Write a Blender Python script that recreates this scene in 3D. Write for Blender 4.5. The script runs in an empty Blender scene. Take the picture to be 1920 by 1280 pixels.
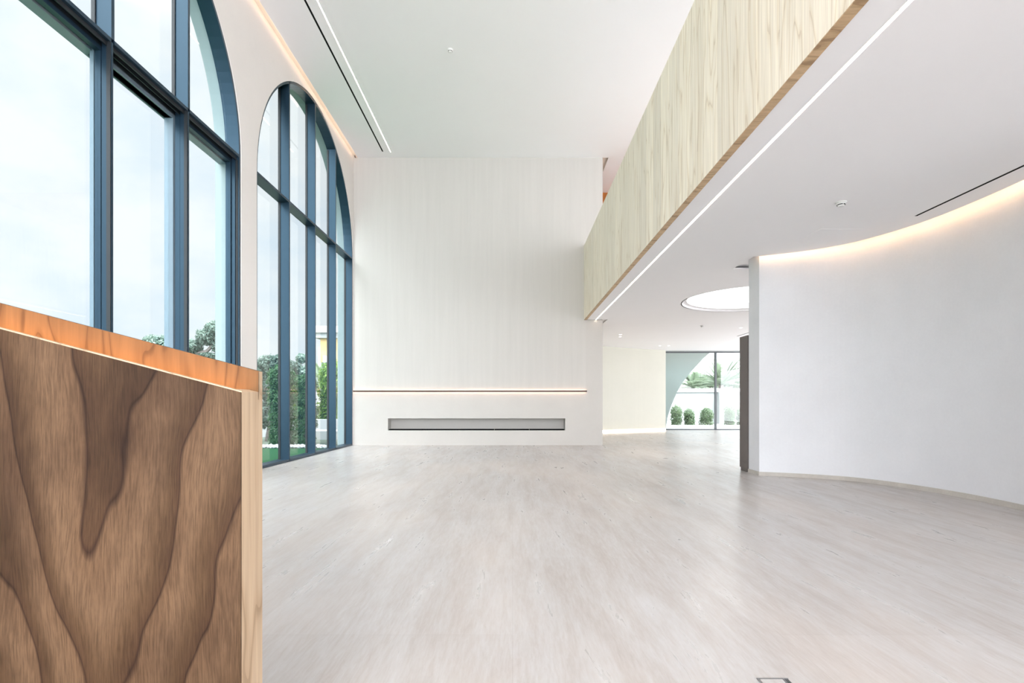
import bpy, bmesh, math, random
from mathutils import Vector, Matrix
from mathutils.geometry import tessellate_polygon
random.seed(7)
sc = bpy.context.scene
col = sc.collection

# ------------------------------------------------------------------ camera
F, VX, VY, EYE = 988.0, 961.0, 757.5, 1.05          # focal length in px of a 1920 px wide frame
cam_d = bpy.data.cameras.new('camera'); cam = bpy.data.objects.new('camera', cam_d); col.objects.link(cam)
cam.location = (0, 0, EYE); cam.rotation_euler = (math.pi / 2, 0, 0)
cam_d.sensor_width = 36; cam_d.lens = F / 1920 * 36
cam_d.shift_x = -(VX - 960) / 1920; cam_d.shift_y = (VY - 640) / 1920
cam_d.clip_start = 0.05; cam_d.clip_end = 500
sc.camera = cam
sc.view_settings.view_transform = 'Standard'; sc.view_settings.look = 'None'
sc.view_settings.exposure = 1.12; sc.view_settings.gamma = 1.0; sc.view_settings.use_curve_mapping = False
sc.cycles.max_bounces = 14; sc.cycles.diffuse_bounces = 8; sc.cycles.glossy_bounces = 5
sc.cycles.transparent_max_bounces = 24; sc.cycles.transmission_bounces = 6
sc.cycles.sample_clamp_indirect = 6.0; sc.cycles.use_denoising = True
sc.cycles.caustics_reflective = False; sc.cycles.caustics_refractive = False

def at(px, py, Y):
    return Vector(((px - VX) / F * Y, Y, EYE - (py - VY) / F * Y))

# ------------------------------------------------------------------ sky
SKY_BACK = 12.3        # how much brighter the sun side of the hazy sky is (behind the camera and overhead)
def make_world():
    w = bpy.data.worlds.new('sky'); sc.world = w; w.use_nodes = True
    nt = w.node_tree; N = nt.nodes; L = nt.links; N.clear()
    out = N.new('ShaderNodeOutputWorld'); bg = N.new('ShaderNodeBackground')
    tc = N.new('ShaderNodeTexCoord')
    mp = N.new('ShaderNodeMapping'); mp.inputs['Scale'].default_value = (2.6, 2.6, 4.5)
    mp.inputs['Location'].default_value = (0.35, 0.2, 0.1)
    nz = N.new('ShaderNodeTexNoise'); nz.inputs['Scale'].default_value = 1.9; nz.inputs['Detail'].default_value = 7
    nz.inputs['Roughness'].default_value = 0.58
    cr = N.new('ShaderNodeValToRGB')
    cr.color_ramp.elements[0].position = 0.30; cr.color_ramp.elements[0].color = (0.405, 0.455, 0.51, 1)
    cr.color_ramp.elements[1].position = 0.56; cr.color_ramp.elements[1].color = (0.50, 0.513, 0.527, 1)
    L.new(tc.outputs['Generated'], mp.inputs[0]); L.new(mp.outputs[0], nz.inputs[0]); L.new(nz.outputs[0], cr.inputs[0])
    dp = N.new('ShaderNodeVectorMath'); dp.operation = 'DOT_PRODUCT'
    s = Vector((0.55, -0.62, 0.56)).normalized(); dp.inputs[1].default_value = s
    L.new(tc.outputs['Generated'], dp.inputs[0])
    mr = N.new('ShaderNodeMapRange'); mr.interpolation_type = 'SMOOTHSTEP'
    mr.inputs['From Min'].default_value = 0.1; mr.inputs['From Max'].default_value = 0.85
    mr.inputs['To Min'].default_value = 1.0; mr.inputs['To Max'].default_value = SKY_BACK
    L.new(dp.outputs['Value'], mr.inputs['Value'])
    # haze glare low over the garden at the far end
    d2 = N.new('ShaderNodeVectorMath'); d2.operation = 'DOT_PRODUCT'
    d2.inputs[1].default_value = Vector((0.50, 0.80, 0.28)).normalized(); L.new(tc.outputs['Generated'], d2.inputs[0])
    m2 = N.new('ShaderNodeMapRange'); m2.interpolation_type = 'SMOOTHSTEP'
    m2.inputs['From Min'].default_value = 0.70; m2.inputs['From Max'].default_value = 0.97
    m2.inputs['To Min'].default_value = 0.0; m2.inputs['To Max'].default_value = 1.6
    L.new(d2.outputs['Value'], m2.inputs['Value'])
    ad = N.new('ShaderNodeMath'); ad.operation = 'ADD'; L.new(mr.outputs[0], ad.inputs[0]); L.new(m2.outputs[0], ad.inputs[1])
    # an overcast sky is brighter towards the zenith
    sp = N.new('ShaderNodeSeparateXYZ'); L.new(tc.outputs['Generated'], sp.inputs[0])
    m3 = N.new('ShaderNodeMapRange'); m3.interpolation_type = 'SMOOTHSTEP'
    m3.inputs['From Min'].default_value = 0.50; m3.inputs['From Max'].default_value = 0.85
    m3.inputs['To Min'].default_value = 0.0; m3.inputs['To Max'].default_value = 6.9
    L.new(sp.outputs['Z'], m3.inputs['Value'])
    a2 = N.new('ShaderNodeMath'); a2.operation = 'ADD'; L.new(ad.outputs[0], a2.inputs[0]); L.new(m3.outputs[0], a2.inputs[1])
    L.new(cr.outputs[0], bg.inputs['Color']); L.new(a2.outputs[0], bg.inputs['Strength'])
    L.new(bg.outputs[0], out.inputs[0])
make_world()
sun_d = bpy.data.lights.new('sun', 'SUN'); sun = bpy.data.objects.new('sun', sun_d); col.objects.link(sun)
sun_d.energy = 4.5; sun_d.angle = math.radians(2.5); sun_d.color = (1.0, 0.97, 0.92)
sun.rotation_euler = (-Vector((0.70, -0.42, 0.95))).to_track_quat('-Z', 'Y').to_euler()
sun['kind'] = 'helper'

# ------------------------------------------------------------------ materials
MATS = {}
def nmat(name):
    m = bpy.data.materials.new(name); m.use_nodes = True
    nt = m.node_tree; return m, nt, nt.nodes['Principled BSDF']
def ramp(nt, stops, fac, interp='LINEAR'):
    cr = nt.nodes.new('ShaderNodeValToRGB'); cr.color_ramp.interpolation = interp
    e = cr.color_ramp.elements
    while len(e) < len(stops): e.new(0.5)
    for k, (p, c) in enumerate(stops): e[k].position = p; e[k].color = (*c, 1)
    nt.links.new(fac, cr.inputs[0]); return cr.outputs[0]
def coords(nt, scale=(1, 1, 1), loc=(0, 0, 0), rot=(0, 0, 0), src=None):
    if src is None:
        t = nt.nodes.new('ShaderNodeTexCoord'); src = t.outputs['Object']
    mp = nt.nodes.new('ShaderNodeMapping')
    mp.inputs['Scale'].default_value = scale; mp.inputs['Location'].default_value = loc; mp.inputs['Rotation'].default_value = rot
    nt.links.new(src, mp.inputs[0]); return mp.outputs[0]
def noise(nt, vec, scale=5, detail=4, rough=0.5, dist=0.0):
    n = nt.nodes.new('ShaderNodeTexNoise')
    n.inputs['Scale'].default_value = scale; n.inputs['Detail'].default_value = detail
    n.inputs['Roughness'].default_value = rough; n.inputs['Distortion'].default_value = dist
    nt.links.new(vec, n.inputs['Vector']); return n.outputs['Fac']
def mth(nt, op, a, b=None, c=None):
    n = nt.nodes.new('ShaderNodeMath'); n.operation = op
    for k, v in enumerate((a, b, c)):
        if v is None: continue
        if isinstance(v, (int, float)): n.inputs[k].default_value = v
        else: nt.links.new(v, n.inputs[k])
    return n.outputs[0]
def mixc(nt, fac, a, b, mode='MIX'):
    n = nt.nodes.new('ShaderNodeMix'); n.data_type = 'RGBA'; n.blend_type = mode
    for sock, v in ((n.inputs[0], fac), (n.inputs[6], a), (n.inputs[7], b)):
        if isinstance(v, (int, float)): sock.default_value = v
        elif isinstance(v, tuple): sock.default_value = (*v, 1)
        else: nt.links.new(v, sock)
    return n.outputs[2]
def bump(nt, b, h, strength=0.1, dist=0.01):
    n = nt.nodes.new('ShaderNodeBump'); n.inputs['Strength'].default_value = strength; n.inputs['Distance'].default_value = dist
    nt.links.new(h, n.inputs['Height']); nt.links.new(n.outputs[0], b.inputs['Normal'])

def plain(name, c, rough=0.6, metal=0.0, spec=0.5, var=0.04, scale=6, tint=None):
    m, nt, b = nmat(name)
    if tint: b.inputs['Specular Tint'].default_value = (*tint, 1)
    v = noise(nt, coords(nt), scale, 3)
    b.inputs['Roughness'].default_value = rough; b.inputs['Metallic'].default_value = metal
    b.inputs['Specular IOR Level'].default_value = spec
    lo = tuple(max(0, x * (1 - var)) for x in c); hi = tuple(min(1, x * (1 + var)) for x in c)
    nt.links.new(ramp(nt, [(0.3, lo), (0.7, hi)], v), b.inputs['Base Color']); return m
def emis(name, c, s):
    m, nt, b = nmat(name)
    b.inputs['Base Color'].default_value = (0.8, 0.8, 0.8, 1)
    b.inputs['Emission Color'].default_value = (*c, 1); b.inputs['Emission Strength'].default_value = s; return m
def plaster(name, c, var=0.05, cloud=1.3, streak=(1, 1, 1), spec=0.25):
    m, nt, b = nmat(name)
    a = noise(nt, coords(nt, streak), cloud, 6, 0.6); f = noise(nt, coords(nt, streak), 38, 4, 0.6)
    v = mth(nt, 'ADD', mth(nt, 'MULTIPLY', a, 0.7), mth(nt, 'MULTIPLY', f, 0.3))
    lo = tuple(x * (1 - var) for x in c); hi = tuple(min(1, x * (1 + var)) for x in c)
    nt.links.new(ramp(nt, [(0.35, lo), (0.65, hi)], v), b.inputs['Base Color'])
    b.inputs['Roughness'].default_value = 0.75; b.inputs['Specular IOR Level'].default_value = spec
    bump(nt, b, f, 0.06, 0.004); return m

def grain(nt, vec, bands, dist_scale, sharp=0.12):
    """contour lines of a stretched noise: the cathedral figure of flat-sawn veneer"""
    n = noise(nt, vec, 1.0, 2.5, 0.45, dist_scale)
    fr = mth(nt, 'FRACT', mth(nt, 'MULTIPLY', n, bands))
    return n, fr

def wood(name, base, dark, line, bands=14, stretch=(1, 6.0, 0.55), plank=None, fine=(30, 120, 2), rough=0.5, axis=1, spec=0.3, big=0.35, lw=0.5):
    m, nt, b = nmat(name)
    tc = nt.nodes.new('ShaderNodeTexCoord'); src = tc.outputs['Object']
    tone = None
    if plank:
        sx = nt.nodes.new('ShaderNodeSeparateXYZ'); nt.links.new(src, sx.inputs[0])
        idx = mth(nt, 'FLOOR', mth(nt, 'DIVIDE', sx.outputs[axis], plank))
        wn = nt.nodes.new('ShaderNodeTexWhiteNoise'); wn.noise_dimensions = '1D'; nt.links.new(idx, wn.inputs['W'])
        off = nt.nodes.new('ShaderNodeCombineXYZ')
        nt.links.new(mth(nt, 'MULTIPLY', wn.outputs['Value'], 37.0), off.inputs[0]); nt.links.new(mth(nt, 'MULTIPLY', wn.outputs['Value'], 11.0), off.inputs[2])
        ad = nt.nodes.new('ShaderNodeVectorMath'); ad.operation = 'ADD'
        nt.links.new(src, ad.inputs[0]); nt.links.new(off.outputs[0], ad.inputs[1]); src = ad.outputs[0]; tone = wn.outputs['Value']
        fr = mth(nt, 'FRACT', mth(nt, 'DIVIDE', sx.outputs[axis], plank))
        edge = mth(nt, 'LESS_THAN', fr, 0.02)
    n, fr2 = grain(nt, coords(nt, stretch, src=src), bands, 0.35)
    fn = noise(nt, coords(nt, fine, src=src), 1.0, 5, 0.6)
    big_n = noise(nt, coords(nt, tuple(s * 0.45 for s in stretch), (5, 3, 1), src=src), 1.0, 3)
    body = ramp(nt, [(0.0, dark), (0.25, base), (0.8, base), (1.0, dark)], fr2)
    c = mixc(nt, mth(nt, 'MULTIPLY', big_n, big), body, dark)
    ln = ramp(nt, [(0.0, (1, 1, 1)), (0.035, (1, 1, 1)), (0.12, (0, 0, 0)), (1.0, (0, 0, 0))], fr2)
    c = mixc(nt, mth(nt, 'MULTIPLY', ln, lw), c, line)
    st = ramp(nt, [(0.36, (0.86, 0.85, 0.84)), (0.62, (1.05, 1.05, 1.05))], fn)
    c = mixc(nt, 1.0, c, st, 'MULTIPLY')
    if tone is not None:
        t = mth(nt, 'MULTIPLY_ADD', tone, 0.14, 0.93)
        cc = nt.nodes.new('ShaderNodeCombineColor')
        for k in range(3): nt.links.new(t, cc.inputs[k])
        c = mixc(nt, 1.0, c, cc.outputs[0], 'MULTIPLY')
        c = mixc(nt, mth(nt, 'MULTIPLY', edge, 0.35), c, line)
    nt.links.new(c, b.inputs['Base Color']); b.inputs['Roughness'].default_value = rough
    b.inputs['Specular IOR Level'].default_value = spec
    bump(nt, b, fn, 0.08, 0.002); return m

def walnut_mat():
    m, nt, b = nmat('dark_walnut_veneer')
    warp = noise(nt, coords(nt, (5, 1, 1.2)), 1.0, 3, 0.5)
    cv = nt.nodes.new('ShaderNodeCombineXYZ'); nt.links.new(mth(nt, 'MULTIPLY', warp, 0.10), cv.inputs[0])
    ad = nt.nodes.new('ShaderNodeVectorMath'); ad.operation = 'ADD'
    t = nt.nodes.new('ShaderNodeTexCoord'); nt.links.new(t.outputs['Object'], ad.inputs[0]); nt.links.new(cv.outputs[0], ad.inputs[1])
    src = ad.outputs[0]
    # cathedral figure: nested V shapes opening upwards, warped by slow noise
    sx = nt.nodes.new('ShaderNodeSeparateXYZ'); nt.links.new(src, sx.inputs[0])
    slow = noise(nt, coords(nt, (2.6, 1, 1.1), (1.3, 0, 0.4)), 1.0, 2.5, 0.5)
    dx = mth(nt, 'ADD', sx.outputs[0], 0.985)
    hyp = mth(nt, 'SQRT', mth(nt, 'ADD', mth(nt, 'MULTIPLY', dx, dx), 0.0016))
    f0 = mth(nt, 'SUBTRACT', sx.outputs[2], mth(nt, 'MULTIPLY', hyp, 3.4))
    f0 = mth(nt, 'ADD', f0, mth(nt, 'MULTIPLY', slow, 1.9))
    f1 = mth(nt, 'FRACT', mth(nt, 'MULTIPLY', f0, 1.75))
    body = ramp(nt, [(0.0, (0.020, 0.009, 0.005)), (0.025, (0.040, 0.020, 0.010)), (0.25, (0.052, 0.028, 0.014)), (0.60, (0.082, 0.047, 0.026)), (0.95, (0.074, 0.041, 0.022)), (1.0, (0.020, 0.009, 0.005))], f1)
    cloud = noise(nt, coords(nt, (3.5, 1, 2.0), (7, 0, 3), src=src), 1.0, 5, 0.6)
    body = mixc(nt, 1.0, body, ramp(nt, [(0.36, (0.62, 0.58, 0.56)), (0.62, (1.28, 1.30, 1.30))], cloud), 'MULTIPLY')
    pore = noise(nt, coords(nt, (330, 1, 16), src=src), 1.0, 4, 0.65)
    body = mixc(nt, 1.0, body, ramp(nt, [(0.34, (0.66, 0.64, 0.62)), (0.60, (1.12, 1.12, 1.12))], pore), 'MULTIPLY')
    nt.links.new(body, b.inputs['Base Color']); b.inputs['Roughness'].default_value = 0.45
    b.inputs['Specular IOR Level'].default_value = 0.12; bump(nt, b, pore, 0.1, 0.001); return m

def floor_mat():
    m, nt, b = nmat('travertine_floor')
    big = noise(nt, coords(nt, (1.0, 0.16, 1)), 1.6, 6, 0.62, 0.5)
    mid = noise(nt, coords(nt, (9, 1.1, 1)), 1.0, 6, 0.68, 0.5)
    fin = noise(nt, coords(nt, (60, 7, 1)), 1.0, 5, 0.7, 0.3)
    v = mth(nt, 'ADD', mth(nt, 'MULTIPLY', big, 0.34), mth(nt, 'ADD', mth(nt, 'MULTIPLY', mid, 0.36), mth(nt, 'MULTIPLY', fin, 0.30)))
    c = ramp(nt, [(0.36, (0.365, 0.322, 0.300)), (0.45, (0.420, 0.384, 0.362)), (0.52, (0.462, 0.438, 0.425)), (0.62, (0.515, 0.503, 0.502))], v)
    hue = noise(nt, coords(nt, (0.7, 0.3, 1), (4, 2, 0)), 1.2, 4)
    c = mixc(nt, ramp(nt, [(0.45, (0, 0, 0)), (0.7, (0.5, 0.5, 0.5))], hue), c, (0.60, 0.53, 0.48))
    pit = noise(nt, coords(nt, (26, 5, 1), (1, 8, 0)), 1.0, 6, 0.75)
    c = mixc(nt, ramp(nt, [(0.78, (0, 0, 0)), (0.92, (0.16, 0.16, 0.16))], pit), c, (0.30, 0.27, 0.24))
    # large slabs with hairline joints
    br = nt.nodes.new('ShaderNodeTexBrick'); br.inputs['Scale'].default_value = 1.0
    br.inputs['Brick Width'].default_value = 2.4; br.inputs['Row Height'].default_value = 1.22; br.inputs['Mortar Size'].default_value = 0.0012
    br.inputs['Color1'].default_value = (1, 1, 1, 1); br.inputs['Color2'].default_value = (0.95, 0.945, 0.94, 1); br.inputs['Mortar'].default_value = (0.86, 0.85, 0.84, 1)
    nt.links.new(coords(nt, rot=(0, 0, math.pi / 2)), br.inputs[0])
    c = mixc(nt, 1.0, c, br.outputs[0], 'MULTIPLY')
    nt.links.new(c, b.inputs['Base Color'])
    nt.links.new(ramp(nt, [(0.35, (0.36,) * 3), (0.65, (0.27,) * 3)], mid), b.inputs['Roughness'])
    b.inputs['Specular IOR Level'].default_value = 0.42
    bump(nt, b, mth(nt, 'ADD', mid, fin), 0.05, 0.004); return m

def glass_mat(name, tint=(0.955, 0.98, 0.978)):
    m = bpy.data.materials.new(name); m.use_nodes = True; nt = m.node_tree; nt.nodes.clear()
    o = nt.nodes.new('ShaderNodeOutputMaterial'); t = nt.nodes.new('ShaderNodeBsdfTransparent'); g = nt.nodes.new('ShaderNodeBsdfGlossy')
    t.inputs[0].default_value = (*tint, 1); g.inputs['Roughness'].default_value = 0.0
    lw = nt.nodes.new('ShaderNodeLayerWeight'); lw.inputs['Blend'].default_value = 0.5
    fr = mth(nt, 'MULTIPLY_ADD', mth(nt, 'POWER', lw.outputs['Facing'], 5.0), 0.80, 0.03)
    mx = nt.nodes.new('ShaderNodeMixShader'); nt.links.new(fr, mx.inputs[0])
    nt.links.new(t.outputs[0], mx.inputs[1]); nt.links.new(g.outputs[0], mx.inputs[2]); nt.links.new(mx.outputs[0], o.inputs[0]); return m

def leaf_mat(name, dark, light, trans=0.3):
    m, nt, b = nmat(name)
    v = noise(nt, coords(nt), 9, 3)
    wn = nt.nodes.new('ShaderNodeNewGeometry')
    r = mth(nt, 'ADD', mth(nt, 'MULTIPLY', v, 0.5), mth(nt, 'MULTIPLY', wn.outputs['Random Per Island'], 0.5))
    nt.links.new(ramp(nt, [(0.2, dark), (0.8, light)], r), b.inputs['Base Color'])
    b.inputs['Roughness'].default_value = 0.5; b.inputs['Specular IOR Level'].default_value = 0.35
    tr = nt.nodes.new('ShaderNodeBsdfTranslucent'); tr.inputs[0].default_value = (*tuple(min(1, x * 1.6) for x in light), 1)
    mx = nt.nodes.new('ShaderNodeMixShader'); mx.inputs[0].default_value = trans
    nt.links.new(b.outputs[0], mx.inputs[1]); nt.links.new(tr.outputs[0], mx.inputs[2])
    nt.links.new(mx.outputs[0], nt.nodes['Material Output'].inputs[0]); return m

M = dict(
    ceiling=plaster('matt_white_paint', (0.89, 0.885, 0.90), 0.006, 1.0),
    wall=plaster('warm_white_plaster', (0.70, 0.665, 0.64), 0.02, 1.6),
    feature=plaster('fine_combed_plaster', (0.545, 0.52, 0.49), 0.03, 1.2, (7, 1, 0.35)),
    lower=plaster('smooth_greige_plaster', (0.535, 0.51, 0.48), 0.03, 1.8),
    curved=plaster('brushed_mineral_plaster', (0.71, 0.72, 0.745), 0.035, 1.4),
    cream=plaster('cream_plaster', (0.53, 0.515, 0.45), 0.02, 1.4),
    cove=plaster('cove_paint', (0.80, 0.74, 0.66), 0.01),
    reveal=plaster('sky_tinted_reveal', (0.30, 0.36, 0.37), 0.02),  # cyan of the sky light put into the reveal colour
    outside=plaster('exterior_white_render', (0.31, 0.32, 0.32), 0.02),
    outside_green=plaster('shade_tinted_render', (0.42, 0.47, 0.45), 0.02),  # greenish tint of glass and shade put into the wall colour
    skirting=plaster('stone_skirting', (0.50, 0.47, 0.43), 0.10, 5.0),
    metal=plain('blue_grey_aluminium', (0.012, 0.025, 0.041), 0.34, 0.0, 0.6, 0.03, tint=(0.45, 0.75, 1.0)),
    metal_grey=plain('grey_window_metal', (0.07, 0.078, 0.085), 0.4),
    metal_dark=plain('dark_gasket', (0.012, 0.015, 0.019), 0.5),
    door_outer=plain('anodised_outer_leaf', (0.16, 0.22, 0.27), 0.4, 0.0, 0.5, 0.03),
    black=plain('black_slot', (0.006, 0.006, 0.006), 0.8, 0, 0.1),
    bronze=plain('bronze_bar', (0.045, 0.030, 0.024), 0.45),
    white_plastic=plain('white_plastic', (0.78, 0.78, 0.77), 0.4),
    grey_plastic=plain('dark_grey_plastic', (0.06, 0.06, 0.06), 0.5),
    steel=plain('brushed_steel', (0.32, 0.32, 0.33), 0.35, 0.8),
    panel_brown=plain('dark_taupe_lacquer', (0.125, 0.108, 0.100), 0.5, 0, 0.4, 0.08, 3),
    maple=wood('pale_maple_veneer', (0.90, 0.82, 0.70), (0.82, 0.72, 0.57), (0.52, 0.40, 0.29), 8, (1, 4.2, 0.42), 0.36, (1, 60, 1.2), 0.45, 1, 0.3, 0.3, 0.38),
    maple_edge=wood('maple_edge', (0.60, 0.42, 0.25), (0.46, 0.31, 0.17), (0.25, 0.15, 0.08), 7, (1, 3.5, 0.5), 0.5, (10, 50, 6), 0.45, 1),
    walnut=walnut_mat(),
    oak=wood('light_oak_veneer', (0.50, 0.37, 0.25), (0.41, 0.285, 0.18), (0.24, 0.155, 0.09), 6, (5, 5, 1.2), None, (90, 90, 3), 0.45),
    rail=wood('honey_veneer', (0.170, 0.084, 0.034), (0.105, 0.050, 0.020), (0.06, 0.026, 0.010), 6, (9, 2, 1.6), None, (60, 30, 4), 0.5, 0, 0.15, 0.95, 0.6),
    teak=plain('orange_wood', (0.42, 0.14, 0.025), 0.5, 0, 0.3, 0.15, 8),
    floor=floor_mat(),
    glass=glass_mat('clear_glass'),
    led=emis('led_warm_white', (1.0, 0.82, 0.68), 5.0),
    led_cove=emis('led_cove', (1.0, 0.70, 0.50), 2.6),
    led_cove_low=emis('led_cove_low', (1.0, 0.58, 0.30), 6.0),
    led_wall=emis('led_wall', (1.0, 0.60, 0.42), 6.5),
    led_rail=emis('led_rail', (1.0, 0.60, 0.28), 12.0),
    led_floor=emis('led_floor', (1.0, 0.78, 0.56), 5.0),
    sky_lamp=emis('luminous_ceiling', (1.0, 0.98, 0.95), 2.0),
    spot=emis('downlight', (1.0, 0.95, 0.88), 3.0),
    lawn=plain('lawn_green', (0.012, 0.060, 0.022), 0.9, 0, 0.1, 0.35, 60),
    gravel=plain('white_gravel', (0.42, 0.44, 0.45), 0.6, 0, 0.3, 0.15, 30),
    soil=plain('garden_ground', (0.07, 0.085, 0.065), 0.9, 0, 0.1, 0.2, 5),
    paving=plain('pale_paving', (0.32, 0.32, 0.31), 0.7, 0, 0.3, 0.03, 4),
    yellow=plain('yellow_render', (0.38, 0.28, 0.13), 0.8, 0, 0.2, 0.05, 2),
    bark=plain('grey_bark', (0.16, 0.14, 0.13), 0.85, 0, 0.2, 0.2, 20),
    leaf_shaded=leaf_mat('shaded_green_leaf', (0.014, 0.050, 0.026), (0.060, 0.150, 0.055)),  # shade over the near hedges put into the leaf colour
    leaf_sunlit=leaf_mat('sunlit_green_leaf', (0.035, 0.10, 0.015), (0.17, 0.27, 0.05), 0.35),  # sunlight on the farther hedge put into the leaf colour
    leaf_grey=leaf_mat('grey_green_leaf', (0.05, 0.085, 0.075), (0.15, 0.21, 0.17)),
    leaf_soft=leaf_mat('mid_green_leaf', (0.035, 0.070, 0.035), (0.12, 0.17, 0.09)),
    leaf_palm=leaf_mat('palm_leaf', (0.03, 0.055, 0.033), (0.12, 0.155, 0.10)),
)

# ------------------------------------------------------------------ helpers
def link(name, me, mat, parent=None, smooth=False):
    o = bpy.data.objects.new(name, me); col.objects.link(o)
    if mat is not None: me.materials.append(mat)
    if smooth:
        for p in me.polygons: p.use_smooth = True
    if parent is not None:
        o.parent = parent; o.matrix_parent_inverse = Matrix.Translation(-parent.location)
    return o
def tag(o, label=None, cat=None, group=None, kind=None):
    if label: o['label'] = label
    if cat: o['category'] = cat
    if group: o['group'] = group
    if kind: o['kind'] = kind
    return o
def root(name, loc, label, cat, group=None, kind=None):
    o = bpy.data.objects.new(name, None); o.location = loc; o.empty_display_size = 0.1; col.objects.link(o)
    return tag(o, label, cat, group, kind)
class MB:
    def __init__(s): s.v = []; s.f = []
    def box(s, x0, x1, y0, y1, z0, z1):
        b = len(s.v)
        s.v += [(x0, y0, z0), (x1, y0, z0), (x1, y1, z0), (x0, y1, z0), (x0, y0, z1), (x1, y0, z1), (x1, y1, z1), (x0, y1, z1)]
        s.f += [tuple(b + i for i in q) for q in ((0, 3, 2, 1), (4, 5, 6, 7), (0, 1, 5, 4), (1, 2, 6, 5), (2, 3, 7, 6), (3, 0, 4, 7))]
        return s
    def hexa(s, p):                       # eight corners, bottom four then top four
        b = len(s.v); s.v += [tuple(q) for q in p]
        s.f += [tuple(b + i for i in q) for q in ((0, 3, 2, 1), (4, 5, 6, 7), (0, 1, 5, 4), (1, 2, 6, 5), (2, 3, 7, 6), (3, 0, 4, 7))]
        return s
    def prism(s, outline, axis, a, b, holes=()):
        """2-D outline (with holes) extruded along an axis from a to b"""
        loops = [list(outline)] + [list(h) for h in holes]
        def P(p, t):
            return {'x': (t, p[0], p[1]), 'y': (p[0], t, p[1]), 'z': (p[0], p[1], t)}[axis]
        flat = [p for lp in loops for p in lp]
        tris = tessellate_polygon([[Vector((p[0], p[1], 0)) for p in lp] for lp in loops])
        n = len(flat); base = len(s.v)
        s.v += [P(p, a) for p in flat] + [P(p, b) for p in flat]
        for t in tris:
            s.f.append(tuple(base + i for i in t)); s.f.append(tuple(base + n + i for i in reversed(t)))
        k = 0
        for lp in loops:
            m = len(lp)
            for i in range(m):
                j = (i + 1) % m
                s.f.append((base + k + i, base + k + j, base + n + k + j, base + n + k + i))
            k += m
        return s
    def strip(s, pts_a, pts_b, z0, z1):
        """wall body between two plan curves of equal length"""
        n = len(pts_a); b = len(s.v)
        for p, q in zip(pts_a, pts_b):
            s.v += [(p[0], p[1], z0), (q[0], q[1], z0), (q[0], q[1], z1), (p[0], p[1], z1)]
        for i in range(n - 1):
            for k in range(4):
                l = (k + 1) % 4
                s.f.append((b + 4 * i + k, b + 4 * i + l, b + 4 * (i + 1) + l, b + 4 * (i + 1) + k))
        s.f.append((b, b + 1, b + 2, b + 3)); e = b + 4 * (n - 1); s.f.append((e + 3, e + 2, e + 1, e))
        return s
    def cyl(s, c, r, z0, z1, n=32, r2=None):
        r2 = r if r2 is None else r2; b = len(s.v)
        for i in range(n):
            a = 2 * math.pi * i / n
            s.v += [(c[0] + r * math.cos(a), c[1] + r * math.sin(a), z0), (c[0] + r2 * math.cos(a), c[1] + r2 * math.sin(a), z1)]
        for i in range(n):
            j = (i + 1) % n; s.f.append((b + 2 * i, b + 2 * j, b + 2 * j + 1, b + 2 * i + 1))
        s.f.append(tuple(b + 2 * i for i in reversed(range(n)))); s.f.append(tuple(b + 2 * i + 1 for i in range(n)))
        return s
    def ring(s, c, r0, r1, z0, z1, n=48, a0=0, a1=2 * math.pi):
        b = len(s.v); full = abs(a1 - a0 - 2 * math.pi) < 1e-6
        for i in range(n + 1):
            a = a0 + (a1 - a0) * i / n
            for r, z in ((r0, z0), (r1, z0), (r1, z1), (r0, z1)):
                s.v.append((c[0] + r * math.cos(a), c[1] + r * math.sin(a), z))
        for i in range(n):
            for k in range(4):
                l = (k + 1) % 4; s.f.append((b + 4 * i + k, b + 4 * i + l, b + 4 * i + 4 + l, b + 4 * i + 4 + k))
        if not full: s.f.append((b, b + 1, b + 2, b + 3)); s.f.append(tuple(b + 4 * n + k for k in (3, 2, 1, 0)))
        return s
    def tube(s, pts, radii, n=8):
        b = len(s.v); pts = [Vector(p) for p in pts]
        for i, p in enumerate(pts):
            d = (pts[min(i + 1, len(pts) - 1)] - pts[max(i - 1, 0)]).normalized()
            u = d.orthogonal().normalized(); w = d.cross(u)
            for k in range(n):
                a = 2 * math.pi * k / n; s.v.append(tuple(p + (u * math.cos(a) + w * math.sin(a)) * radii[i]))
        for i in range(len(pts) - 1):
            for k in range(n):
                l = (k + 1) % n; s.f.append((b + i * n + k, b + i * n + l, b + (i + 1) * n + l, b + (i + 1) * n + k))
        s.f.append(tuple(b + k for k in reversed(range(n)))); s.f.append(tuple(b + (len(pts) - 1) * n + k for k in range(n)))
        return s
    def build(s, name, mat, parent=None, smooth=False, bevel=0.0, fix=True):
        me = bpy.data.meshes.new(name); me.from_pydata(s.v, [], s.f); me.update()
        if fix:
            bm = bmesh.new(); bm.from_mesh(me); bmesh.ops.recalc_face_normals(bm, faces=bm.faces); bm.to_mesh(me); bm.free()
        o = link(name, me, mat, parent, smooth)
        if bevel:
            md = o.modifiers.new('bevel', 'BEVEL'); md.width = bevel; md.segments = 2; md.limit_method = 'ANGLE'
        return o
def box(name, mat, parent, *a, bevel=0.0): return MB().box(*a).build(name, mat, parent, bevel=bevel)
def st(o): o['kind'] = 'structure'; return o
def catmull(P, n=10):
    out = []
    for i in range(len(P) - 1):
        p0 = P[max(i - 1, 0)]; p1 = P[i]; p2 = P[i + 1]; p3 = P[min(i + 2, len(P) - 1)]
        for k in range(n):
            t = k / n
            out.append(tuple(0.5 * ((2 * p1[j]) + (-p0[j] + p2[j]) * t + (2 * p0[j] - 5 * p1[j] + 4 * p2[j] - p3[j]) * t * t + (-p0[j] + 3 * p1[j] - 3 * p2[j] + p3[j]) * t ** 3) for j in (0, 1)))
    out.append(tuple(P[-1])); return out
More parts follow.
